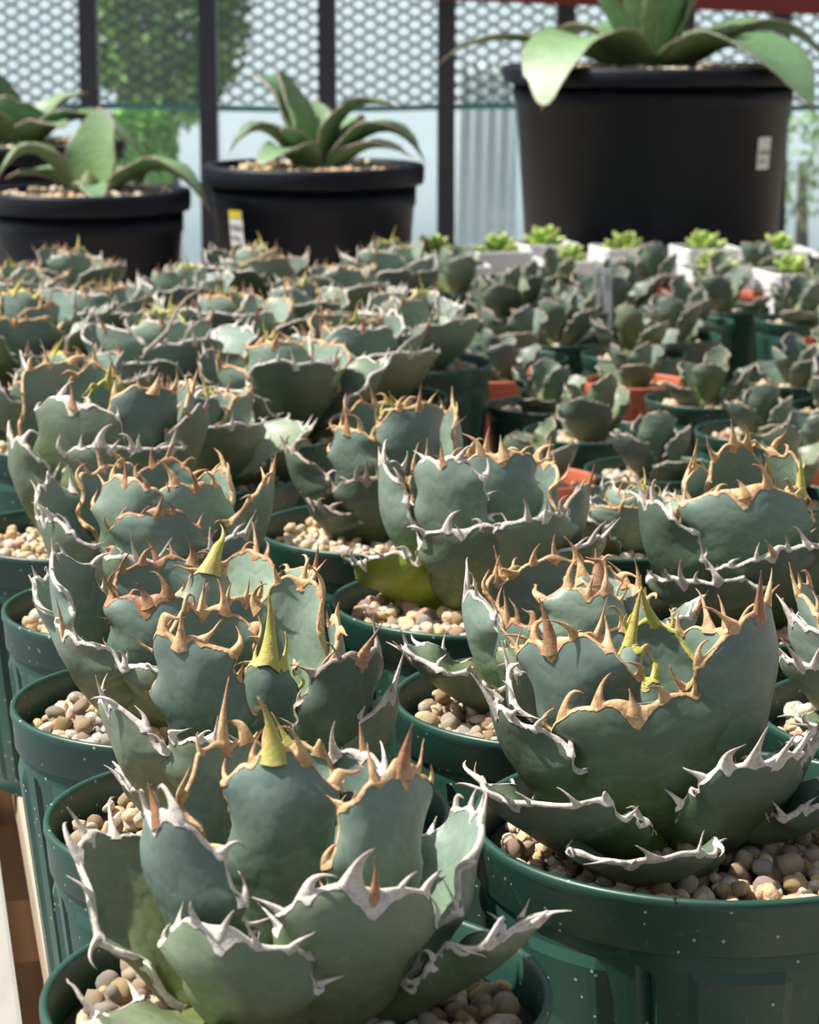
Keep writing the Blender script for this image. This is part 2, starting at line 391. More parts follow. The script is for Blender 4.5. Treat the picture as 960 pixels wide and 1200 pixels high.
def add_leaf(parent, leaf, mat, mm, sm, rng, spine=.018, teeth=5, tl=.007, patch=.004, hi=True, young=False, spine_curl=None, spine_w=.0026, band=.0008):
    """leaf part + its border, teeth and spine as sub-parts"""
    X, Y, S = leaf.outline(.1, 140 if hi else 60)
    tp = []
    for sgn in (-1, 1):
        Sm = abs(S[0] if sgn < 0 else S[-1]) * .86
        st = Sm * rng.uniform(.10, .17); k = 0
        while st < Sm and k < teeth:
            tp.append(sgn * st); st += Sm / teeth * rng.uniform(.72, 1.2); k += 1
    for ti in tp:
        vi = np.interp(ti, S, Y) / leaf.L; (leaf.br if ti > 0 else leaf.bl).append(float(vi))
    X, Y, S = leaf.outline(.1, 140 if hi else 60)
    V, Fc, A = leaf.body(25 if hi else 13, 24 if hi else 13)
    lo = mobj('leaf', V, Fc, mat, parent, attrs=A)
    parts = []
    V, Fc, T = margin(leaf, S, X, Y, tp, tl * .24, patch, rng, 120 if hi else 48, thin=band)
    parts.append((V, Fc, T))
    if hi: mobj('leaf_border', V, Fc, mm, lo, attrs={'tt': T})
    for ti in tp:
        f = abs(ti) / S[-1]; L_ = tl * (1.35 - .80 * f) * rng.uniform(.5, 1.35)
        q = np.array([np.interp(ti, S, X), np.interp(ti, S, Y)]); ds = .002
        tg = np.array([np.interp(ti + ds, S, X) - np.interp(ti - ds, S, X), np.interp(ti + ds, S, Y) - np.interp(ti - ds, S, Y)]); tg /= np.linalg.norm(tg) + 1e-9
        out = np.array([-tg[1], tg[0]]); up = np.array([0, 1.0])
        d = out + up * (rng.uniform(-.1, .55) if f < .55 else rng.uniform(-.6, .15)); d /= np.linalg.norm(d)
        sgn = 1 if ti > 0 else -1
        curl = rng.uniform(.4, 2.2) * (1 if rng.random() < .70 else -1) * sgn * (1 if f < .5 else -1)
        g = horn(leaf, q, d, L_, curl, rng.uniform(-.55, .45), L_ * rng.uniform(.20, .31) + .0004, .0006 + L_ * .05, 9 if hi else 5, 6 if hi else 4, hook=1)
        if hi: mobj('tooth', g[0], g[1], mm, lo, attrs={'tt': g[2]})
        else: parts.append(g)
    if not hi:
        V, Fc, T = merge(parts); o = mobj('toothed_border', V, Fc, mm, lo, attrs={'tt': T})
    if spine > 0:
        g = horn(leaf, np.array([0, leaf.L - .0004]), (rng.uniform(-.3, .3), 1), spine, rng.uniform(-.6, .6) if spine_curl is None else spine_curl, rng.uniform(-.25, .2), spine_w, spine_w * .62, 13 if hi else 6, 8 if hi else 5, flare=.9, sink=.004, h0=-.0006, hook=0)
        mobj('terminal_spine', g[0], g[1], sm, lo, attrs={'tt': g[2]})
    return lo
def stem(parent, r, h, z0=0):
    V, Fc = lathe([(.001, z0 - .006), (r, z0 - .006), (r * 1.1, z0 + h * .3), (r * .6, z0 + h * .8), (.001, z0 + h)], 12)
    mobj('stem', V, Fc, M['stem'], parent)

# ------------------------------------------------------------------ pots and gravel
POTS = []
_pot_mesh = {}
def pot_meshes(kind, R, H, mat):
    key = (kind, round(R, 4), round(H, 4))
    if key in _pot_mesh: return _pot_mesh[key]
    n = 96; rh = R * .235; tp = .86
    rim = [(R * .955, H - rh * .92), (R * .962, H - rh * .5), (R * .965, H - .0012), (R * .972, H), (R * .995, H), (R, H - .001), (R * 1.0, H - .003), (R * .99, H - .0045),
           (R * .978, H - rh * .97), (R * .972, H - rh), (R * .945, H - rh)]
    body = [(R * .955, H - rh * .9), (R * .955, H - rh - .0005), (R * .951, H - rh - .006), (R * .948, H - rh - .010), (R * .80, .012), (R * .79, .008), (R * .775, .0), (R * .70, 0.0), (R * .69, .004), (.001, .004)]
    def mod(i, k):
        if i not in (3, 4): return 0
        c = k % 18
        if c in (0,): return -R * .05                                # vertical slot
        return R * .016 if 5 <= c <= 13 else -R * .004                          # raised panel
    inner = [(R * .955, H - rh * .92), (R * .78, .006)]
    me = (mesh_data('rim', *lathe(rim, n), mat), mesh_data('body', *lathe(body, 144, mod), mat, False),
          mesh_data('soil', *lathe([(.001, H - .0135), (R * .5, H - .0125), (R * .945, H - .0145), (R * .80, H - .03)], 24), M['soil']))
    _pot_mesh[key] = me
    return me
def round_pot(c, R, H, mat, name, label, group=None, kind='g', stones=True, size=.0042, dep=.014):
    z0 = c[2] - H
    o = empty(name, (c[0], c[1], z0), label, 'pot', group, rz=random.Random(int(c[0] * 1e4)).uniform(0, 6))
    a, b, s = pot_meshes(kind, R, H, mat)
    link('rim', a, o); link('body', b, o); link('soil', s, o)
    if stones: POTS.append((np.array(c), R, size, label))
    return o

_stone_proto = {}
def stone_proto(sub, seed):
    key = (sub, seed)
    if key in _stone_proto: return _stone_proto[key]
    import bmesh
    bm = bmesh.new(); bmesh.ops.create_icosphere(bm, subdivisions=sub, radius=1)
    rg = np.random.RandomState(seed); V = np.array([v.co for v in bm.verts]); bm.verts.index_update()
    Fc = [tuple(v.index for v in f.verts) for f in bm.faces]; bm.free()
    for _ in range(9):                                                 # knock flats off a ball
        n = rg.normal(size=3); n /= np.linalg.norm(n); lim = rg.uniform(.62, .9)
        d = V @ n; V = V - np.outer(np.clip(d - lim, 0, None), n) * .85
    V += rg.normal(size=V.shape) * (.035 if sub > 1 else .05)
    V *= np.array([rg.uniform(.85, 1.25), rg.uniform(.8, 1.1), rg.uniform(.65, .95)])
    _stone_proto[key] = (V, Fc); return _stone_proto[key]

# ------------------------------------------------------------------ the setting: floor, bench, wall of glass
U = np.array([-.205, .979, 0]); Cx = np.array([.979, .205, 0])        # the bench runs a little to the left
def oriented_box(name, p0, length, width, thick, mat, parent=None, along=U, across=Cx, bev=.002):
    """p0 = top edge start on the left; extends length along, width across, thick down"""
    V, Fc = box_geo(0, width, 0, length, -thick, 0, bev)
    V = np.array(V); return mobj(name, np.outer(V[:, 0], across) + np.outer(V[:, 1], along) + np.outer(V[:, 2], [0, 0, 1]) , Fc, mat, parent, False, loc=p0)
V, Fc = box_geo(-4, 6, -2, 4.6, -.80, -.75); structure(mobj('floor', V, Fc, M['floor'], smooth=False))
V, Fc = box_geo(-40, 40, 4.6, 90, -.80, -.76); structure(mobj('ground', V, Fc, M['concrete'], smooth=False), 'pale paving outside the glass wall')

bench = empty('potting_bench', (0, 0, -.75), 'slatted timber bench carrying all the potted plants', 'bench')
e0 = at_z(55, 1135, 0.0); e0 = e0 - U * .55
for i in range(24):
    p = e0 + Cx * (.106 * i)
    oriented_box('plank', p + np.array([0, 0, .75]), 3.25, .092, .022, M['woodt'], bench)
w0 = at_z(27, 1200, 0.0); w0 = w0 - U * .5 - Cx * .075
wb = oriented_box('plank', w0 + np.array([0, 0, .75]), 3.1, .075, .02, M['woodp'], bench); wb['label'] = 'weathered whitish edge plank'
for k in range(-2, 12):
    q = at_z(20, 1092, -.024); q = q + U * (.205 * k) - Cx * .10 - U * .04
    oriented_box('crossbeam', q + np.array([0, 0, .75]), .085, 2.6, .07, M['wood'], bench)
for cx_, ly in ((.02, .1), (.02, 2.9), (2.2, .1), (2.2, 2.9)):
    q = e0 + Cx * cx_ + U * ly + np.array([0, 0, -.024 + .75])
    oriented_box('leg', q, .07, .07, .726, M['wood'], bench)

WY = 4.4
sp = .2085; x0 = at_y(105, 100, WY)[0]
wall = structure(bpy.data.objects.new('wall_back', None), 'glass wall with dark uprights behind the bench'); COL.objects.link(wall); wall.location = (0, WY, -.75)
V, Fc = box_geo(-3, 3, -.03, .05, 0, .55, .004); mobj('sill_wall', V, Fc, M['panel'], wall, False)
ups = [x0 + sp * k for k in range(-8, 15)]
ups = [x - .042 if abs(x - at_y(948, 100, WY)[0]) < .05 else x for x in ups]
me = mesh_data('upright', *box_geo(-.0155, .0155, -.02, .03, .5, 2.6, .003), M['post'], False)
for x in ups: link('upright', me, wall, (x, 0, 0))
gp = mesh_data('pane', *box_geo(-.0885, .0885, .008, .012, .545, 2.6), M['glass'], False)
for x in ups[:-1]: link('pane', gp, wall, (x + sp / 2, 0, 0))
V, Fc = box_geo(-3, 3, -.02, .03, 2.6, 2.66, .003); mobj('head_rail', V, Fc, M['post'], wall, False)
# net hung behind the panes
def net():
    cw, ch, r = .0200, .0235, .0040
    zb, zt = .245, 1.75; nx = int(4.2 / cw); nz = int((zt - zb) / (ch / 2))
    V = []; Fc = []
    for i in range(nx):
        xb = -2.1 + i * cw; b0 = len(V); sgn = 1 if i % 2 else -1
        for j in range(nz):
            off = sgn * cw * .40 * (1 if j % 2 else -1)
            for (dx, dy) in ((-r, 0), (0, -r), (r, 0), (0, r)):
                V.append((xb + off + dx, dy, zb + j * ch / 2))
        for j in range(nz - 1):
            for k in range(4):
                a = b0 + j * 4; Fc.append((a + k, a + (k + 1) % 4, a + 4 + (k + 1) % 4, a + 4 + k))
    return V, Fc
V, Fc = net()
tag(mobj('shade_net', V, Fc, M['net'], loc=(0, WY + .10, 0)), 'dark knotted shade net hung behind the upper glass panes', 'net', kind='stuff')
def tube(pts, r, k=8):
    pts = [Vector(p) for p in pts]; V = []; Fc = []
    for i, p in enumerate(pts):
        t = (pts[min(i + 1, len(pts) - 1)] - pts[max(i - 1, 0)]).normalized()
        a = t.cross(Vector((0, 0, 1)) if abs(t.z) < .9 else Vector((1, 0, 0))).normalized(); b = t.cross(a)
        rr = r[i] if isinstance(r, (list, tuple)) else r
        for j in range(k):
            w = 2 * math.pi * j / k; V.append(p + a * (rr * math.cos(w)) + b * (rr * math.sin(w)))
    for i in range(len(pts) - 1):
        for j in range(k): Fc.append((i * k + j, i * k + (j + 1) % k, (i + 1) * k + (j + 1) % k, (i + 1) * k + j))
    Fc.append(tuple(range(k))[::-1]); Fc.append(tuple(range((len(pts) - 1) * k, len(pts) * k)))
    return V, Fc
V, Fc = tube([(x, WY + .085, .240 + .003 * math.sin(x * 9)) for x in np.linspace(-2.1, 2.1, 50)], .006, 6)
tag(mobj('hem_cord', V, Fc, M['teal']), 'thin teal cord along the lower hem of the net', 'cord')
pa = at_y(480, -27, WY - .12); pb = at_y(960, -8, WY - .12)
d = (pb - pa) / np.linalg.norm(pb - pa)
V, Fc = box_geo(-.6, 2.2, -.02, .02, -.036, .036, .004); V = np.array(V)
up_ = np.cross(np.array([0, 1, 0]), d) * -1
tag(mobj('red_beam', np.outer(V[:, 0], d) + np.outer(V[:, 1], [0, 1, 0]) + np.outer(V[:, 2], up_), Fc, M['beam'], None, False, loc=pa + d * .6), 'dark red steel beam across the glass wall above the largest pot', 'beam')
# outside
for q in range(3):                                                      # white film humps lying across the outside view, added and curved to brighten it
    y0_ = 9.5 + 6.5 * q; V = []; Fc = []; nn = 15
    for x in (-30, 30):
        for k in range(nn):
            a_ = math.pi * k / (nn - 1); V.append((x, y0_ - 2.6 * math.cos(a_) + 2.6, -.76 + 1.25 * math.sin(a_)))
    Fc = [(k, k + 1, nn + k + 1, nn + k) for k in range(nn - 1)] + [tuple(range(nn)), tuple(range(nn, 2 * nn))[::-1]]
    structure(mobj('backdrop_hump', V, Fc, M['backdrop']), 'long white film hump added to brighten the view far beyond the glass wall')
p = at_y(567, 200, 7.0)
sc = empty('white_screen', (p[0], 7.0, -.76), 'white ribbed sheet standing outside behind the glass', 'sheet')
for k in range(5):
    V, Fc = tube([(.036 * (k - 2), 0, 0.02), (.036 * (k - 2), 0, 1.02)], .021, 10); mobj('rib', V, Fc, M['panel'], sc)
def shrub(px, py, y, rx, rz, mat, label, n, ls, seed, zc=None):
    c = at_y(px, py, y); rg = np.random.RandomState(seed)
    o = empty('shrub', (c[0], y, -.76), label, 'shrub')
    zc = c[2] + .76
    V, Fc = tube([(0, 0, 0), (.01, 0, zc * .5), (0, 0, zc)], [.03, .025, .012]); mobj('trunk', V, Fc, M['bark'], o)
    V = []; Fc = []
    for i in range(n):
        q = rg.normal(size=3); q /= np.linalg.norm(q); q *= rg.uniform(.35, 1) ** .6
        ctr = np.array([q[0] * rx, q[1] * rx, zc + q[2] * rz]); a = rg.normal(size=3); a /= np.linalg.norm(a); b = np.cross(a, rg.normal(size=3)); b /= np.linalg.norm(b)
        m = len(V); l = ls * rg.uniform(.7, 1.3)
        V += [ctr - a * l, ctr + b * l * .45, ctr + a * l, ctr - b * l * .45]; Fc.append((m, m + 1, m + 2, m + 3))
    mobj('foliage', V, Fc, mat, o, False)
shrub(195, 20, 8.0, .27, .36, M['fol1'], 'dark green leafy shrub outside behind the net', 3000, .03, 4)
shrub(165, 178, 6.6, .10, .13, M['fol2'], 'small bright lime green shrub outside below the net', 1600, .022, 5)
shrub(940, 190, 7.5, .12, .2, M['fol1'], 'sparse shrub outside behind the upright right of the largest pot', 260, .02, 6)

# ------------------------------------------------------------------ black pots and large agaves at the back of the bench
def black_pot(px, py, y, wpx, label, tagspec=None, lip=.075, taper=.80):
    c = at_y(px, py, y); R = wpx / 2 * y / FPX; H = c[2]
    o = empty('black_pot', (c[0], y, 0), label, 'pot')
    rim = [(R * .90, H - .02), (R * .905, H - .002), (R * .92, H), (R * .985, H), (R, H - .004), (R * .995, H - .020), (R * .985, H - .024), (R * (1 - lip), H - .024)]
    body = [(R * .90, H - .03), (R * .925, H - .022), (R * .92, H - .05), (R * .905, H - .052), (R * taper, .012), (R * (taper - .015), 0), (.001, 0)]
    mobj('rim', *lathe(rim, 96), M['black'], o); mobj('body', *lathe(body, 96), M['black'], o)
    mobj('soil', *lathe([(.001, H - .010), (R * .60, H - .009), (R * .905, H - .012)], 32), M['soil'], o)
    POTS.append((np.array([c[0], y, H]), R * .93, .0065, label))
    if tagspec:
        ang, z0, z1, w, yel = tagspec
        rr = lambda z: R * (taper + (.905 - taper) * (z - .012) / (H - .064)) + .0012
        V = []; nseg = 6
        for z in (z0, z1):
            for k in range(nseg + 1):
                a = math.radians(ang) + (k / nseg - .5) * w / R; V.append((rr(z) * math.cos(a), rr(z) * math.sin(a), z))
        Fc = [(k, k + 1, nseg + 2 + k, nseg + 1 + k) for k in range(nseg)]
        t = mobj('label_sticker', V, Fc, M['tag'], o); 
        V = np.array(V)
        def strip(f0, f1, a0, a1, mat):
            Vs = []
            for f in (f0, f1):
                z = z0 + (z1 - z0) * f
                for k in range(4):
                    a = math.radians(ang) + (a0 + (a1 - a0) * k / 3 - .5) * w / R; Vs.append(((rr(z) + .0006) * math.cos(a), (rr(z) + .0006) * math.sin(a), z))
            mobj('print', Vs, [(k, k + 1, 5 + k, 4 + k) for k in range(3)], mat, t)
        if yel: strip(.78, .98, .05, .95, M['tagy'])
        strip(.45, .6, .1, .9, M['tagk']); strip(.2, .3, .1, .7, M['tagk'])
    return o, c, R
def big_agave(c, y, specs, label, seed, mat='leaf_b', wk=1.45):
    rng = random.Random(seed); o = empty('large_agave', (c[0], y, c[2] - .018), label, 'plant')
    org = np.array([c[0], y, c[2] - .018]); stem(o, .016, .04)
    for (tx, ty, dt, kx, ky, w, *rest) in specs:
        tip = at_y(tx, ty, y + dt) - org; ctl = at_y(kx, ky, y + dt * .5) - org
        hd = np.array([ctl[0] + .3 * tip[0], ctl[1] + .3 * tip[1]]); phi = math.atan2(dt, tip[0] if abs(tip[0]) > .004 else .004)
        base = np.array([math.cos(phi) * .008, math.sin(phi) * .008, .0])
        lf = Leaf(base, ctl, tip, phi, w * wk * y / FPX, rest[0] if rest else .55, .010, rng, bw=.45, p=1.7, e=.75, vm=.45, wave=.002, bumps=.002)
        add_leaf(o, lf, M[mat], M['d'], M['b'], rng, spine=.012, teeth=9, tl=.0045, patch=.002, hi=False, band=.0006)
    return o
o, c, R = black_pot(104, 222, 3.0, 238, 'low black pot with pale pebbles, overlapping the pot behind it at the window')
big_agave(c, 3.0, [(116, 126, .015, 120, 165, 62, .7), (-2, 206, -.02, 40, 128, 46), (244, 242, -.02, 192, 146, 44), (118, 236, -.10, 100, 200, 24), (12, 206, .02, 70, 185, 30), (160, 215, .08, 150, 170, 40), (70, 196, .1, 90, 170, 40)], 'broad-leaved agave in the low black pot, one leaf upright and two arching sideways', 21)
o, c, R = black_pot(20, 166, 3.45, 250, 'black pot at the window half hidden behind the low pebbled one')
big_agave(c, 3.45, [(8, 112, -.03, 10, 140, 64, .8), (162, 176, -.04, 90, 92, 42), (98, 108, .05, 55, 112, 40), (-20, 70, .03, -5, 120, 50), (-60, 150, -.06, -30, 100, 50), (70, 150, -.1, 55, 130, 36)], 'dark green agave with arching leaves in the rear black pot', 22)
o, c, R = black_pot(368, 192, 3.1, 258, 'medium black pot with a heavy rim and a small sticker on its side', (222, .135, .180, .028, True))
big_agave(c, 3.1, [(466, 126, -.01, 390, 92, 46), (495, 183, -.02, 450, 104, 50), (474, 178, -.05, 430, 150, 30), (326, 82, .02, 356, 130, 40), (296, 88, .06, 340, 84, 34), (272, 172, -.02, 312, 112, 46), (306, 194, -.09, 345, 150, 38), (334, 150, -.06, 350, 160, 28), (372, 118, .05, 368, 150, 40), (420, 150, .09, 400, 110, 40)], 'light green agave with curling leaves in the medium black pot', 23)
o, c, R = black_pot(766, 76, 3.5, 350, 'largest black tub with a sticker high on its side', (318, .205, .248, .033, False), lip=.06, taper=.81)
big_agave(c, 3.5, [(636, 124, -.20, 655, -20, 100, .35), (950, 122, -.20, 885, -8, 110, .35), (524, 66, .02, 590, 10, 42), (672, -70, -.02, 715, 20, 66), (850, -80, .03, 800, 0, 70), (765, -140, .0, 762, -20, 70), (968, 70, .06, 900, -20, 60), (740, -90, -.04, 748, 0, 50), (800, -90, -.06, 785, 10, 56), (905, 78, .14, 850, 0, 60), (650, 58, .12, 695, -6, 60)], 'very large agave overhanging the largest black tub with drooping toothed leaves', 24, wk=1.05)

# ------------------------------------------------------------------ near agaves, leaf by leaf
RIM = .14
def hero(label, ax, specs, seed, pot_label=None, potpx=None, potR=.075, sc=1.0, tilt=0, group=None):
    rng = random.Random(seed)
    P0 = at_z(ax[0], ax[1], RIM); pc = at_z(potpx[0], potpx[1], RIM) if potpx else P0
    if pot_label: round_pot(pc, potR, .14, M['pot'], 'nursery_pot', pot_label, 'green nursery pots of the near rows')
    org = np.array([P0[0], P0[1], RIM - .010])
    o = empty('agave', org, label, 'plant', group)
    stem(o, .020, .030)
    for sp_ in specs:
        phi, tx, ty, wpx, r = sp_[:5]; op = sp_[5] if len(sp_) > 5 else {}
        ph = math.radians(phi); oo = np.array([math.cos(ph), math.sin(ph), 0])
        yy = org[1] + r * math.sin(ph)
        tip = at_y(tx, ty, yy) - org
        inner = op.get('in', 0)
        r0 = .016 * (1 - inner) + .004; base = oo * r0 + np.array([0, 0, op.get('z', op.get('dz', .003) + .016 * inner)])
        ch = tip - base; Lc = np.linalg.norm(ch); cd = ch / Lc
        n = (oo - oo.dot(cd) * cd) + .45 * (np.array([0, 0, -1]) + cd[2] * cd); n /= np.linalg.norm(n) + 1e-9
        ctl = (base + tip) / 2 + n * Lc * op.get('bow', .16)
        W = wpx * yy / FPX
        lf = Leaf(base, ctl, tip, ph, W, op.get('cup', .8 if inner < .5 else 1.0), op.get('th', .010), rng, bw=op.get('bw', .52), p=op.get('p', 2.8), e=op.get('e', .5), vm=op.get('vm', .60), roll=math.radians(op.get('roll', 0)), wave=op.get('wave', .0026))
        st = op.get('s', 'w'); mt = op.get('m', 'w')
        add_leaf(o, lf, M[op.get('l', 'leaf')], M[mt], M[st], rng, spine=op.get('sl', .014), teeth=op.get('n', 5), tl=op.get('tl', .0085), patch=op.get('pt', .0045), spine_curl=op.get('sc'), spine_w=op.get('sw', .0026), band=op.get('bd', .00048))
    return o
def D(**k): return k
A = hero('agave with a broad upright centre leaf tipped by a stubby yellow spine', (350, 1150), [
    (-92, 322, 880, 150, .016, D(**{'in': .55}, s='y', m='t', sl=.0165, sw=.0044, pt=.004, cup=1.0, bow=.10, p=2.4, n=5)),
    (-48, 470, 898, 150, .034, D(**{'in': .3}, s='b', m='t', sl=.013, sw=.0036, cup=1.0, bow=.16, pt=.007, p=3.2)),
    (-136, 186, 952, 165, .046, D(**{'in': .2}, s='b', m='w', sl=.011, sw=.0032, l='leaf', bow=.16, cup=.9, pt=.006)),
    (176, 104, 980, 190, .075, D(l='leaf_g', s='w', sl=.011, bow=.14, cup=.55, p=2.1, e=.65, roll=-20)),
    (6, 562, 948, 165, .060, D(l='leaf_p', s='w', sl=.008, bow=.14, cup=.65, p=2.2, e=.6, roll=8)),
    (-72, 440, 1040, 215, .052, D(**{'in': .1}, l='leaf_g', s='b', sl=.011, pt=.008, bow=.20, cup=.85, p=3.4, tl=.010)),
    (-112, 262, 1092, 205, .060, D(l='leaf_g', s='w', sl=.008, pt=.006, bow=.22, cup=.8, p=3.6)),
    (-16, 632, 1076, 150, .076, D(l='leaf_g', s='w', sl=.004, bow=.08, cup=.6, p=2.2, e=.6, roll=-12)),
    (-130, 128, 1212, 150, .082, D(l='leaf_g', s='w', sl=.007, bow=.06, cup=.4, z=.004)),
    (118, 262, 868, 150, .036, D(**{'in': .4}, s='t', m='t', sl=.020, sw=.003, l='leaf', bow=.12)),
    (48, 424, 884, 150, .036, D(**{'in': .4}, s='t', m='w', sl=.010, l='leaf')),
    (85, 340, 872, 130, .030, D(**{'in': .5}, s='y', m='t', sl=.012, l='leaf'))], 101,
    'dark green nursery pot holding the agave with the stubby yellow spine', (348, 1158), .0765)

B = hero('largest agave, squat front leaf crowned by tan hooked teeth, pale green pointed core', (775, 945), [
    (-94, 742, 822, 235, .046, D(**{'in': .2}, s='t', m='t', sl=.006, sw=.0035, pt=.008, p=4.2, tl=.011, cup=.85, bow=.2, l='leaf_d', n=6)),
    (-128, 645, 748, 175, .030, D(**{'in': .45}, s='b', m='t', sl=.017, sw=.0045, p=3.6, cup=.9, bow=.14, pt=.007)),
    (62, 762, 722, 165, .014, D(**{'in': .7}, s='y', m='y', sl=.020, sw=.003, p=1.7, e=.8, vm=.4, cup=.8, pt=.004, n=3, tl=.008)),
    (-150, 742, 742, 70, .006, D(**{'in': .9}, s='y', m='y', l='leaf_p', sl=.018, sw=.0035, p=1.6, e=.9, vm=.4, cup=1.7, n=2)),
    (-88, 752, 790, 75, .010, D(**{'in': .8}, s='y', m='y', l='leaf', sl=.008, p=1.8, e=.8, cup=1.5, n=3)),
    (-38, 890, 715, 190, .052, D(**{'in': .3}, s='b', m='t', sl=.016, sw=.004, cup=1.0, bow=.15, p=3.0, tl=.010)),
    (-158, 582, 828, 175, .062, D(l='leaf_d', s='w', sl=.014, bow=.16, cup=.85)),
    (-128, 600, 938, 215, .080, D(l='leaf_d', s='w', sl=.010, bow=.16, cup=.8, tl=.010, p=3.6)),
    (-58, 912, 888, 165, .070, D(l='leaf_d', s='w', sl=.012, bow=.18, cup=.85, tl=.010, p=3.4)),
    (-98, 740, 1010, 200, .086, D(l='leaf_d', s='w', sl=.005, bow=.12, cup=.75, z=-.002)),
    (-18, 950, 880, 150, .062, D(l='leaf_d', s='w', sl=.012, bow=.16)),
    (-28, 985, 935, 150, .080, D(l='leaf_d', s='w', sl=.010, bow=.12)),
    (40, 850, 735, 160, .045, D(**{'in': .4}, l='leaf_p', s='t', m='t')),
    (110, 700, 740, 160, .045, D(**{'in': .4}, l='leaf', s='t', m='t')),
    (165, 600, 790, 170, .06, D(l='leaf_d', s='w'))], 102,
    'large dark green nursery pot with wide rim holding the largest agave', (832, 958), .0865)

C = hero('agave with a slender pale green spine on its centre leaf', (300, 938), [
    (-112, 212, 742, 125, .036, D(**{'in': .3}, s='t', m='t', sl=.011, sw=.0038, p=3.0, cup=.9, bow=.14)),
    (-82, 316, 768, 84, .014, D(**{'in': .7}, s='y', m='y', sl=.022, sw=.0048, p=1.9, e=.7, cup=1.3, n=3)),
    (-48, 424, 762, 125, .048, D(**{'in': .15}, s='b', m='d', l='leaf_d', sl=.013, sw=.0035, cup=1.0, bow=.16, pt=.006)),
    (62, 352, 676, 108, .030, D(**{'in': .5}, s='t', m='t', l='leaf_p', sl=.009, sw=.003)),
    (14, 392, 728, 140, .032, D(**{'in': .4}, s='t', m='t', l='leaf', sl=.008)),
    (-152, 124, 824, 160, .064, D(l='leaf_g', s='w', sl=.013, bow=.14)),
    (-100, 256, 866, 170, .058, D(l='leaf_g', s='w', sl=.010, bow=.18, p=3.4)),
    (-172, 140, 908, 150, .058, D(l='leaf_g', s='w', sl=.008, bow=.1)),
    (-18, 458, 812, 150, .062, D(l='leaf_g', s='w', sl=.016)),
    (-66, 385, 888, 140, .060, D(l='leaf_g', s='w', sl=.010)),
    (130, 236, 712, 140, .036, D(**{'in': .35}, s='t', m='t'))], 103,
    'dark green nursery pot holding the agave with the slender pale spine', (291, 950), .0742)

Dd = hero('bluish agave with orange-brown crust along its front leaf and a fat cream spine', (212, 812), [
    (-102, 172, 698, 128, .036, D(**{'in': .25}, s='b', m='b', sl=.008, sw=.004, pt=.008, p=4.0, bow=.18, tl=.009)),
    (172, 64, 652, 150, .058, D(s='t', m='w', sl=.008, l='leaf', bow=.18)),
    (-146, 76, 738, 150, .060, D(s='t', m='w', sl=.015, l='leaf_g', bow=.18)),
    (-62, 248, 662, 80, .010, D(**{'in': .75}, s='y', m='t', l='leaf_p', sl=.022, sw=.0055, sc=-.6, p=2, e=.7, cup=1.3, n=3)),
    (-48, 288, 700, 120, .034, D(**{'in': .3}, s='t', m='t', sl=.008, p=3.4)),
    (12, 368, 668, 140, .052, D(s='b', m='t', l='leaf_p', sl=.012)),
    (50, 300, 650, 130, .040, D(**{'in': .3}, s='t', m='b', l='leaf_p')),
    (165, 44, 676, 90, .066, D(s='w', l='leaf_p', sl=.006)),
    (-92, 215, 790, 150, .052, D(l='leaf_g', s='w', p=3.4)),
    (110, 185, 655, 130, .036, D(**{'in': .4}, s='b', m='b')),
    (-20, 350, 735, 130, .055, D(l='leaf_g', s='w'))], 104,
    'dark green nursery pot with cream stones under the bluish orange-crusted agave', (217, 818), .0735)

E = hero('pale grey-green agave with rusty curled teeth near the bench edge', (186, 700), [
    (-114, 148, 560, 105, .032, D(**{'in': .3}, s='b', m='t', l='leaf_p', sl=.009, p=3.4, tl=.008)),
    (-64, 230, 566, 115, .030, D(**{'in': .3}, s='b', m='t', l='leaf_p', sl=.008, p=3.8, tl=.009)),
    (-90, 186, 598, 120, .044, D(s='b', m='b', l='leaf', sl=.008, p=3.0)),
    (-147, 52, 606, 130, .060, D(s='w', l='leaf_g', sl=.009)),
    (166, 48, 566, 110, .058, D(s='w', l='leaf_p', sl=.006)),
    (-8, 318, 556, 120, .058, D(s='t', m='t', l='leaf_p', sl=.010)),
    (80, 196, 540, 100, .024, D(**{'in': .5}, s='b', m='b', sl=.012)),
    (30, 262, 550, 110, .036, D(**{'in': .4}, s='t', m='t', l='leaf_p')),
    (-32, 288, 622, 120, .052, D(s='w', l='leaf')),
    (130, 120, 545, 110, .036, D(**{'in': .4}, s='t', m='t')),
    (-100, 160, 655, 130, .055, D(l='leaf_g', s='w'))], 105,
    'dark green nursery pot with a wide view of its pale stones at the bench edge', (183, 708))

Fh = hero('tall cup-shaped agave with white margins and a yellowish leaf sticking out low', (566, 690), [
    (-116, 518, 535, 100, .036, D(**{'in': .3}, s='b', m='w', l='leaf_p', sl=.010, p=3.2)),
    (-74, 588, 528, 125, .020, D(**{'in': .5}, s='t', m='t', l='leaf', sl=.009, sw=.004, pt=.007, p=3.0)),
    (178, 446, 536, 120, .050, D(**{'in': .1}, s='w', m='w', l='leaf_p', sl=.006, cup=1.0)),
    (-97, 540, 618, 120, .050, D(s='w', m='w', l='leaf_g', sl=.004, p=4.0)),
    (-58, 640, 604, 130, .052, D(s='w', m='w', l='leaf_g', sl=.008, p=3.8)),
    (-165, 424, 656, 120, .066, D(s='w', m='w', l='leaf_y', sl=.004, bow=.1, cup=.55, roll=28)),
    (-16, 688, 568, 110, .048, D(s='b', m='d', l='leaf', sl=.012)),
    (-28, 705, 628, 120, .060, D(s='w', l='leaf_g')),
    (80, 570, 530, 110, .030, D(**{'in': .4}, s='t', m='t')),
    (30, 640, 540, 110, .036, D(**{'in': .4}, s='t', m='t')),
    (130, 500, 545, 110, .040, D(**{'in': .3}, s='t', m='t'))], 106,
    'dark green nursery pot with golden stones under the cup-shaped agave', (562, 702), .0735)

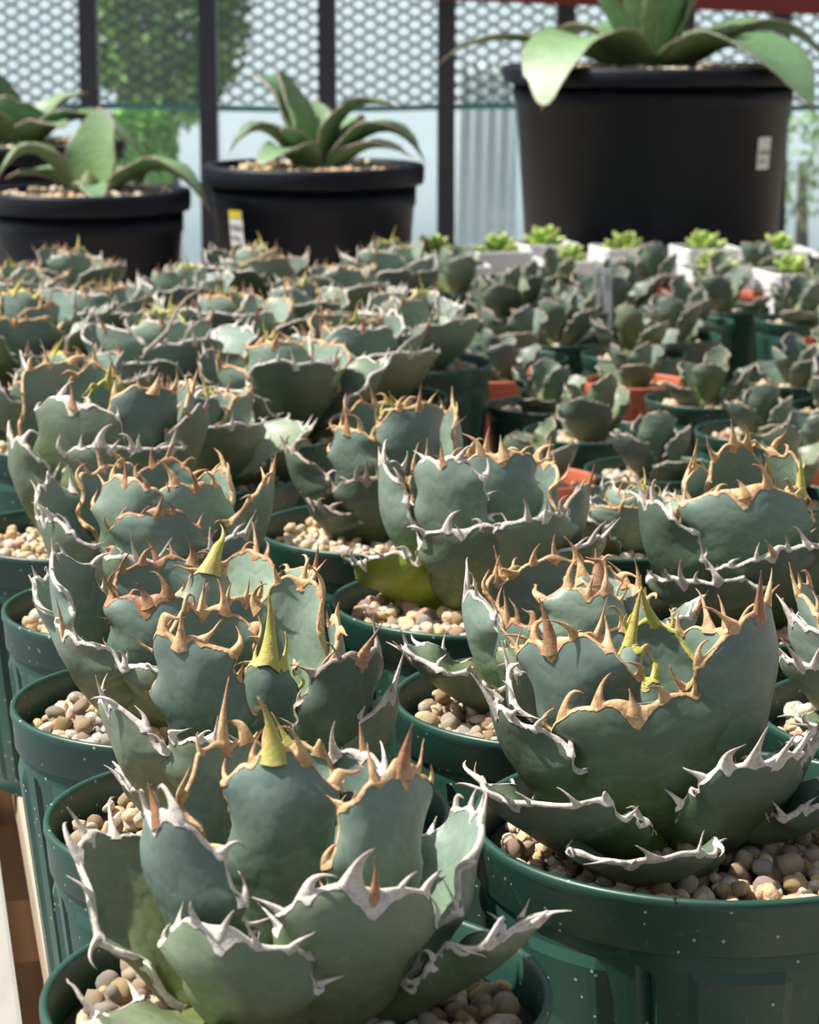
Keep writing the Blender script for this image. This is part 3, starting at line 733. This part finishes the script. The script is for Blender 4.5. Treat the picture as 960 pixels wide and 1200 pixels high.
G = hero('agave crowned by a tan dried bud, tucked behind the largest agave', (667, 805), [
    (88, 650, 655, 160, .026, D(**{'in': .3}, s='t', m='t', sl=.010, p=3.6)),
    (-172, 548, 690, 120, .048, D(s='w', m='w', l='leaf_p', sl=.006, cup=1.0)),
    (-138, 596, 722, 115, .040, D(s='t', m='b', l='leaf', sl=.011)),
    (-92, 690, 690, 110, .022, D(**{'in': .4}, s='t', m='t', l='leaf_p', sl=.008, p=3.4)),
    (-60, 700, 672, 60, .006, D(**{'in': .9}, s='b', m='t', l='leaf_p', sl=.012, sw=.005, pt=.012, cup=1.6, n=4)),
    (-165, 478, 768, 130, .068, D(s='w', m='w', l='leaf_g', sl=.010, bow=.12)),
    (140, 590, 668, 120, .040, D(**{'in': .2}, s='t', m='t')),
    (-15, 815, 712, 130, .058, D(s='b', m='w', l='leaf_p', sl=.012)),
    (-110, 640, 760, 140, .046, D(s='w', m='t', l='leaf_g')),
    (30, 745, 690, 130, .040, D(**{'in': .3}, s='t', m='t'))], 107,
    'dark green nursery pot with sunlit stones tucked behind the large pot', (667, 815))

Hh = hero('dark wide agave with cream hooked spines and a scalloped front leaf', (876, 705), [
    (-96, 872, 572, 165, .036, D(**{'in': .25}, s='t', m='t', sl=.006, sw=.004, pt=.009, p=4.2, tl=.010)),
    (-162, 756, 586, 140, .052, D(s='w', m='w', l='leaf_d', sl=.014, cup=.9)),
    (-74, 905, 648, 140, .054, D(s='t', m='w', l='leaf_d', sl=.009, p=3.8)),
    (100, 860, 522, 90, .014, D(**{'in': .6}, s='t', m='t', l='leaf_p', sl=.013, sw=.004)),
    (62, 905, 525, 110, .024, D(**{'in': .5}, s='t', m='t', l='leaf_d')),
    (-20, 936, 568, 70, .016, D(**{'in': .7}, s='y', m='t', l='leaf_d', sl=.018, sw=.005, cup=1.3)),
    (150, 815, 545, 110, .034, D(**{'in': .35}, s='t', m='t')),
    (-25, 1010, 600, 150, .058, D(s='w', l='leaf_d')),
    (-120, 800, 680, 150, .060, D(s='w', l='leaf_d'))], 108,
    'dark green nursery pot under the dark wide agave', (906, 715), .066)

Ii = hero('agave with a white-crusted round front leaf and an upright yellow core spine', (112, 612), [
    (-112, 86, 468, 128, .040, D(**{'in': .25}, s='b', m='w', l='leaf_g', sl=.008, sw=.004, pt=.008, p=3.6)),
    (-62, 182, 452, 105, .030, D(**{'in': .35}, s='t', m='t', l='leaf', sl=.008, sw=.005, p=3.0)),
    (-150, 16, 512, 100, .060, D(s='w', l='leaf_g', sl=.008)),
    (-86, 132, 524, 110, .052, D(s='w', l='leaf_g', sl=.006, p=3.8, tl=.010)),
    (-22, 240, 476, 90, .052, D(s='d', m='d', l='leaf_g', sl=.012, cup=1.0)),
    (125, 56, 424, 110, .036, D(**{'in': .3}, s='t', m='t', l='leaf_p')),
    (90, 128, 448, 60, .008, D(**{'in': .85}, s='y', m='y', l='leaf_p', sl=.016, sw=.004, cup=1.5, n=2)),
    (70, 112, 430, 100, .020, D(**{'in': .5}, s='t', m='t', l='leaf')),
    (-50, 200, 522, 110, .052, D(s='w', l='leaf_g')),
    (10, 225, 450, 110, .045, D(s='t', m='t'))], 109,
    'dark green nursery pot under the white-crusted agave', (104, 622))

J = hero('agave with a black-tipped upright front leaf, behind the cup-shaped agave', (455, 608), [
    (-128, 408, 500, 80, .030, D(**{'in': .4}, s='b', m='t', l='leaf', sl=.010, sw=.004, p=2.6)),
    (-162, 336, 524, 105, .050, D(s='w', m='d', l='leaf_d', sl=.008)),
    (-152, 368, 588, 105, .062, D(s='d', m='d', l='leaf_d', sl=.006)),
    (-98, 430, 560, 95, .050, D(s='d', m='d', l='leaf_d')),
    (-60, 490, 472, 100, .024, D(**{'in': .5}, s='b', m='t', l='leaf', sl=.012)),
    (60, 462, 480, 60, .008, D(**{'in': .85}, s='y', m='y', sl=.012, cup=1.5, n=2)),
    (100, 440, 470, 100, .030, D(**{'in': .4}, s='t', m='t')),
    (20, 530, 480, 100, .045, D(s='t', m='t', l='leaf_p'))], 110,
    'dark green nursery pot under the black-tipped agave', (455, 616))

# agave at the frame's edge beside the largest one
K = hero('partly hidden agave between the largest agave and the dark wide one', (1088, 828), [
    (-165, 930, 725, 150, .055, D(s='w', m='w', l='leaf_p')), (-140, 938, 775, 150, .062, D(s='w', m='w', l='leaf_g')), (-100, 1000, 760, 150, .05, D(s='t', m='t')),
    (170, 935, 690, 130, .045, D(**{'in': .3}, s='t', m='t')), (100, 1020, 690, 130, .03, D(**{'in': .4}, s='t', m='t')), (-60, 1090, 780, 150, .055, D(s='w', l='leaf_g')),
    (40, 1080, 710, 130, .04, D(s='t', m='t')), (-120, 960, 850, 150, .07, D(s='w', l='leaf_g'))], 111,
    'dark green nursery pot beside the large wide-rimmed pot', (1098, 834))

# ------------------------------------------------------------------ rows of further agaves: a few kinds, copied
def dup(root, loc, rz, sc):
    r = root.copy(); COL.objects.link(r); r.location = loc; r.rotation_euler = (0, 0, rz); r.scale = (sc,) * 3
    for ch in list(root.children):
        c_ = ch.copy(); COL.objects.link(c_); c_.parent = r
        for g in list(ch.children):
            d_ = g.copy(); COL.objects.link(d_); d_.parent = c_
    return r
def spiral_agave(seed, n, L0, L1, W0, W1, el0, el1, mats, pair, name, label, group, young=True, band=.0006, patch=.004, tl=.007, p=3.2, e=.5, spine=.011, r0=.016, bw=.52):
    rng = random.Random(seed); o = empty(name, (0, 0, 0), label, 'plant', group); stem(o, r0 * 1.1, .025)
    for k in range(n):
        f = k / (n - 1); ph = math.radians(137.5 * k + rng.uniform(-10, 10)); el = math.radians(el0 + (el1 - el0) * f ** .9 + rng.uniform(-6, 6))
        oo = np.array([math.cos(ph), math.sin(ph), 0]); Lq = (L0 + (L1 - L0) * f) * rng.uniform(.9, 1.1); W = (W0 + (W1 - W0) * f) * rng.uniform(.92, 1.08)
        base = oo * (r0 * (1 - f) + .003) + np.array([0, 0, -.003 + .018 * f]); dr = oo * math.cos(el) + np.array([0, 0, 1]) * math.sin(el)
        tip = base + dr * Lq; n_ = oo * math.sin(el) - np.array([0, 0, 1]) * math.cos(el); ctl = (base + tip) / 2 + n_ * Lq * .15
        lf = Leaf(base, ctl, tip, ph, W, .75 + .4 * f, .008, rng, p=p, e=e, bw=bw)
        last = young and k == n - 1
        mm, sm = pair[0] if f < .35 else pair[1]
        if rng.random() < (.6 if seed % 2 == 0 else .3) and young: mm = rng.choice(('w', 'w', 'd'))
        add_leaf(o, lf, M[mats[0] if f < .4 else mats[1]], M['y' if last else mm], M['y' if last else sm], rng, spine=spine * (1.5 if last else 1), teeth=5, tl=tl, patch=patch, hi=False, spine_w=(.003 if not last else .0034) * min(1, spine / .011 + .2), band=band)
    return o
LB = 'blue-green spiny agave crowded in the rows between the white-crusted agave and the black pots'; GB = 'spiny agaves crowded on the far part of the bench'
kinds = [spiral_agave(s, n, .074, .050, .074, .044, 36, 80, (a, b), (('w', 'w'), ('t', 'b')), 'agave', LB, GB) for s, n, a, b in
         ((31, 11, 'leaf_g', 'leaf'), (32, 10, 'leaf_g', 'leaf'), (33, 11, 'leaf_d', 'leaf_p'), (34, 10, 'leaf', 'leaf_p'))]
used = set()
MARKS = [('the white-crusted agave', at_z(112, 612, RIM)), ('the black-tipped agave', at_z(455, 608, RIM)), ('the low pebbled black pot', at_y(104, 222, 3.0)), ('the medium black pot', at_y(368, 192, 3.1)), ('the white square pots', at_z(640, 300, .13)),
         ('the dark wide agave', at_z(876, 705, RIM)), ('the cup-shaped agave', at_z(566, 690, RIM)), ('the largest black tub', at_y(766, 76, 3.5))]
def mark(c): return min(MARKS, key=lambda m: math.hypot(m[1][0] - c[0], m[1][1] - c[1]))[0]
LOOK = ['tan-toothed blue-green agave', 'white-edged bluish agave', 'tan-toothed agave with pale inner leaves', 'white-edged agave with pale inner leaves']
LP = 'green nursery pot crowded in the rows between the white-crusted agave and the black pots'
rg = random.Random(77)
near_xy = [q[0][:2] for q in POTS if q[0][1] < 2.2]
back = []; o_ = at_z(104, 622, RIM)
for i in range(0, 14):
    for j in range(-3, 8):
        q = o_ + U * (.150 * i) + Cx * (.158 * j + (.079 if i % 2 else 0)) + np.array([rg.uniform(-.012, .012), rg.uniform(-.012, .012), 0])
        px, py, _ = to_px(q)
        lim = 500
        if -70 < px < lim and 346 < py < 640 and min(np.hypot(*(q[:2] - w)) for w in near_xy) > .125: back.append((px, py, rg.uniform(.98, 1.16) * (1 if py > 410 else .88)))
for i, (px, py, s) in enumerate(back):
    c = at_z(px, py, RIM); k = i % 4
    s *= .92
    loc = (c[0], c[1], RIM - .006); rz = rg.uniform(0, 6.28)
    if k not in used: used.add(k); o = kinds[k]; o.location = loc; o.rotation_euler = (0, 0, rz); o.scale = (s,) * 3
    else: o = dup(kinds[k], loc, rz, s)
    o['label'] = LOOK[k] + ' in the rows nearest ' + mark(c)
    round_pot(c, .066, .14, M['pot'], 'nursery_pot', 'green pot under a ' + LOOK[k] + ' nearest ' + mark(c), 'green pots of the far rows', kind='f', size=.0045)

# (labels of the rows name the look and the nearest landmark)
# plant behind the scalloped one, seen between it and the cup-shaped one
c = at_z(740, 628, RIM)
o = dup(kinds[2], (c[0], c[1], RIM - .014), 1.1, .62); tag(o, 'small dark agave squeezed between the cup-shaped agave and the dark wide agave', 'plant'); del o['group']
round_pot(c, .058, .14, M['pot'], 'nursery_pot', 'dark green nursery pot between the cup-shaped agave and the dark wide agave', 'green nursery pots of the near rows')

SQUARE = [(514, 294), (579, 292), (534, 309), (668, 303), (760, 306), (736, 286), (836, 315), (930, 317), (912, 291), (996, 298), (648, 283), (824, 288)]
# young agaves in small pots on the right
LJ = 'young smooth-leaved agave in the rows of small green and terracotta pots'; GJ = 'young agaves in small pots'
jk = [spiral_agave(s, n, .052, .042, .043, .034, 36, 70, (a, b), (('d', 'd'), ('d', 'b')), 'young_agave', LJ, GJ, young=False, band=.0003, patch=.001, tl=.0024, p=2.0, e=.6, spine=.004, r0=.009, bw=.5) for s, n, a, b in
      ((41, 6, 'leaf_j', 'leaf_j'), (42, 5, 'leaf_g', 'leaf_j'), (43, 5, 'leaf_j', 'leaf_g'))]
jused = set(); ZJ = .10
near_xy = [q[0][:2] for q in POTS if q[0][1] < 2.9 and q[1] < .1]
small = []; o_ = at_z(752, 548, ZJ); terra = [(585, 436), (745, 443), (955, 525), (640, 548), (960, 398), (700, 590), (640, 385), (850, 380)]
small = [[585, 438, 't', .050], [630, 474, 'g', .048], [694, 505, 'g', .054], [752, 550, 'g', .052], [745, 446, 't', .046], [832, 466, 'g', .055], [895, 504, 'g', .054], [957, 532, 't', .050], [640, 558, 't', .046], [934, 444, 'g', .050], [985, 402, 't', .050]]
sxy = [at_z(q[0], q[1], ZJ)[:2] for q in small]; qxy = [at_z(*q, .112)[:2] for q in SQUARE]
for i in range(-2, 14):
    for j in range(-9, 9):
        q = o_ + U * (.112 * i) + Cx * (.120 * j + (.05 if i % 2 else 0)) + np.array([rg.uniform(-.007, .007), rg.uniform(-.007, .007), 0])
        px, py, _ = to_px(q)
        if 505 < px < 1010 and 316 < py < 600 and min(np.hypot(*(q[:2] - w)) for w in near_xy) > .118 and min(np.hypot(*(q[:2] - w)) for w in sxy) > .104 and min(np.hypot(*(q[:2] - w)) for w in qxy) > .092:
            small.append([px, py, 't' if rg.random() < .10 else 'g', rg.choice((.048, .050, .052))]); sxy.append(q[:2])
fixed = [(q[0][0], q[0][1], q[1] * 1.0) for q in POTS]
free = [[*at_z(q[0], q[1], ZJ)[:2], q[3]] for q in small] + [[*at_z(*q, .112)[:2], .050] for q in SQUARE]
for it in range(120):
    for a_ in range(len(free)):
        for b_ in range(a_):
            dx, dy = free[a_][0] - free[b_][0], free[a_][1] - free[b_][1]; d_ = math.hypot(dx, dy) + 1e-9
            w = free[a_][2] + free[b_][2] - d_
            if a_ >= len(small) and b_ >= len(small): w -= .010
            if w > 0:
                for q, sg in ((free[a_], .5), (free[b_], -.5)): q[0] += sg * w * dx / d_; q[1] += sg * w * dy / d_
        for fx, fy, fr in fixed:
            dx, dy = free[a_][0] - fx, free[a_][1] - fy; d_ = math.hypot(dx, dy) + 1e-9; w = free[a_][2] + fr - d_
            if w > 0: free[a_][0] += w * dx / d_; free[a_][1] += w * dy / d_
SQ_XY = free[len(small):]
for i, (px, py, kd, R) in enumerate(small):
    c = np.array([free[i][0], free[i][1], ZJ]); k = i % 3; rz = rg.uniform(0, 6.28); s = rg.uniform(.78, .92) if i < 11 else rg.uniform(.84, 1.08); loc = (c[0], c[1], ZJ - .007)
    if k not in jused: jused.add(k); o = jk[k]; o.location = loc; o.rotation_euler = (0, 0, rz); o.scale = (s,) * 3
    else: o = dup(jk[k], loc, rz, s)
    o['label'] = 'young smooth-leaved agave in a small %s pot nearest to %s' % ('green' if kd == 'g' else 'terracotta', mark(c))
    if kd == 'g': round_pot(c, R, ZJ, M['pot'], 'small_pot', 'small green pot of a young smooth-leaved agave nearest to ' + mark(c), 'small green pots', kind='sg', size=.004)
    else: round_pot(c, R, ZJ, M['terra'], 'small_pot', 'small terracotta pot of a young smooth-leaved agave nearest to ' + mark(c), 'small terracotta pots', kind='st', size=.004)

# white square pots with bright succulents
LS = 'lime green succulent rosette in a white square pot'; 
sk = [spiral_agave(s, 10, .034, .022, .024, .016, 20, 58, ('leaf_s', 'leaf_s'), (('y', 'y'), ('y', 'y')), 'succulent', LS, 'lime succulents in white pots', young=False, band=.0002, patch=.0005, tl=.0012, p=1.8, e=.7, spine=.002, r0=.006) for s in (51, 52)]
sused = set(); ZW = .112
def square_pot_mesh(a, H):
    V = []; Fc = []
    lev = [(a * .80, 0), (a * .96, H - .022), (a * .965, H - .020), (a * 1.0, H - .020), (a * 1.0, H - .001), (a * .985, H), (a * .93, H), (a * .92, H - .001), (a * .90, H - .02)]
    for r, z in lev:
        for k in range(4):
            for t_ in (-.86, .86):
                ang = math.radians(45 + 90 * k); cx_, cy_ = math.cos(ang) * math.sqrt(2), math.sin(ang) * math.sqrt(2)
                tx_, ty_ = -math.sin(ang), math.cos(ang)
                V.append((r * (cx_ * .93 + tx_ * .10 * (1 if t_ > 0 else -1)), r * (cy_ * .93 + ty_ * .10 * (1 if t_ > 0 else -1)), z))
    for i in range(len(lev) - 1):
        for k in range(8): Fc.append((i * 8 + k, i * 8 + (k + 1) % 8, (i + 1) * 8 + (k + 1) % 8, (i + 1) * 8 + k))
    Fc.append(tuple(range(8))[::-1])
    return V, Fc
sqm = mesh_data('pot_shell', *square_pot_mesh(.039, ZW), M['white'], False)
V = [(x, y, ZW - .012) for x, y in ((-.034, -.034), (.034, -.034), (.034, .034), (-.034, .034))]
sqs = mesh_data('soil', V, [(0, 1, 2, 3)], M['soil'], False)
for i in range(len(SQUARE)):
    c = np.array([SQ_XY[i][0], SQ_XY[i][1], ZW]); a = math.atan2(.205, .979) + rg.uniform(-.08, .08)
    o = empty('square_pot', (c[0], c[1], 0), 'white square plastic pot in the row before the largest black tub', 'pot', 'white square pots', a)
    link('pot_shell', sqm, o); link('soil', sqs, o)
    k = i % 2; s = rg.uniform(.72, .88); loc = (c[0], c[1], ZW - .005); rz = rg.uniform(0, 6)
    if k not in sused: sused.add(k); r = sk[k]; r.location = loc; r.rotation_euler = (0, 0, rz); r.scale = (s,) * 3
    else: dup(sk[k], loc, rz, s)
for px, lean in ((713, .05), (735, -.04)):
    h_ = min(free[:len(small)], key=lambda q: math.hypot(q[0] - .2146, q[1] - 2.55)); an = math.radians(40 if px < 720 else -4)
    b_ = np.array([h_[0] + .68 * h_[2] * math.cos(an), h_[1] + .68 * h_[2] * math.sin(an), ZJ + .040])      # stuck into the gravel of a small pot
    V, Fc = box_geo(-.0042, .0042, -.0006, .0006, -.058, .018, .0003)
    o = mobj('plant_tag', V, Fc, M['tag'], None, False, loc=b_); o.rotation_euler = (.04, lean, .1)
    tag(o, 'narrow white plant tag stuck upright before the white pots', 'tag', 'white plant tags')
    for q in range(2):
        V, Fc = box_geo(-.0025 + .0032 * q, -.0012 + .0032 * q, -.0011, -.0005, -.004, .012); mobj('print', V, Fc, M['tagk'], o, False)

pa, pm, pb = at_y(172, 412, 1.75), at_y(205, 367, 1.80), at_y(244, 333, 1.85)
V, Fc = tube([pa, (pa + pm) / 2 + np.array([.004, 0, 0]), pm, (pm + pb) / 2 + np.array([-.004, 0, 0]), pb], [.0018, .0016, .0014, .0011, .0006], 6)
tag(mobj('dry_twig', V, Fc, M['d']), 'thin grey dried stalk leaning over the crowded agaves', 'twig')

# ------------------------------------------------------------------ pumice: the 300 that show largest one by one, the rest as one heap
rs = np.random.RandomState(9)
VIS = [(58, 175, 1092, 1200), (365, 642, 1110, 1200), (48, 150, 900, 1005), (556, 720, 925, 1045), (770, 960, 925, 1045), (8, 130, 790, 872), (458, 590, 775, 872), (380, 540, 668, 756)]
cand = []; rest = []
for c, R, size, lab in POTS:
    s_ = size * 1.72; rr = R * .905; near = c[1] < 1.35
    for layer in range(2):
        ny = int(rr / (s_ * .866)) + 1
        for j in range(-ny, ny + 1):
            for i in range(-int(rr / s_) - 1, int(rr / s_) + 2):
                if layer and rs.rand() > .5: continue
                x = (i + .5 * (j % 2)) * s_ + rs.uniform(-.38, .38) * s_; y = j * s_ * .866 + rs.uniform(-.38, .38) * s_
                sz = size * rs.uniform(.62, 1.28) * (1.0 if layer == 0 else .95)
                if math.hypot(x, y) > rr - sz * .9: continue
                p = np.array([c[0] + x, c[1] + y, c[2] - .0110 + layer * size * .95 + rs.uniform(-.15, .25) * size + .0012 * math.cos(math.hypot(x, y) / rr * 3)])
                px, py, k = to_px(p)
                vis = near and (layer == 1 or rs.rand() < .55) and any(a < px < b and q < py < w for a, b, q, w in VIS)
                (cand if vis else rest).append((p, sz, lab, near, FPX * sz / k))
cand.sort(key=lambda q: -q[4])
indiv = cand[:300]; rest += cand[300:]
sme = []
for s in range(10):
    V, Fc = stone_proto(2, 200 + s); sme.append(mesh_data('pumice_stone', V, Fc, M['stone']))
for i, (p, sz, lab, _, _) in enumerate(indiv):
    o = link('pumice_stone', sme[i % 10], None, p); o.scale = (sz,) * 3; o.rotation_euler = tuple(rs.uniform(0, 6.28, 3))
    tag(o, 'rounded pumice stone lying in the ' + lab.replace('dark green ', ''), 'stone', 'stones in the ' + lab.replace('dark green ', ''))
Vs = []; Fs = []; As = []; off = 0
for i, (p, sz, lab, near, _) in enumerate(rest):
    V, Fc = stone_proto(2 if near else 1, 300 + i % 14)
    a, b = rs.uniform(0, 6.28, 2); ca, sa, cb, sb = math.cos(a), math.sin(a), math.cos(b), math.sin(b)
    Rm = np.array([[ca, -sa, 0], [sa, ca, 0], [0, 0, 1]]) @ np.array([[1, 0, 0], [0, cb, -sb], [0, sb, cb]])
    Vs.append(V @ Rm.T * sz + p); Fs.append(np.array(Fc) + off); As.append(np.full(len(V), rs.rand())); off += len(V)
V = np.vstack(Vs); Fc = np.vstack(Fs)
me = bpy.data.meshes.new('pumice_gravel'); me.vertices.add(len(V)); me.vertices.foreach_set('co', V.astype(np.float32).ravel())
me.loops.add(Fc.size); me.loops.foreach_set('vertex_index', Fc.astype(np.int32).ravel())
me.polygons.add(len(Fc)); me.polygons.foreach_set('loop_start', np.arange(0, Fc.size, 3, dtype=np.int32))
me.polygons.foreach_set('use_smooth', np.ones(len(Fc), dtype=bool)); me.update(calc_edges=True); me.validate()
at_ = me.attributes.new('rnd', 'FLOAT', 'POINT'); at_.data.foreach_set('value', np.concatenate(As).astype(np.float32))
me.materials.append(M['stones'])
tag(link('pumice_gravel', me), 'tan and cream pumice gravel covering the soil of all the pots', 'gravel', kind='stuff')
print('POTS', len(POTS), 'cand', len(cand), 'rest', len(rest), 'objects', len(bpy.data.objects))
for nm, ax in (('A', (350, 1150)), ('B', (775, 945)), ('C', (300, 938)), ('D', (212, 812)), ('E', (186, 700)), ('F', (566, 690)), ('G', (667, 805)), ('H', (876, 705))):
    print(nm, at_z(ax[0], ax[1], RIM).round(3))
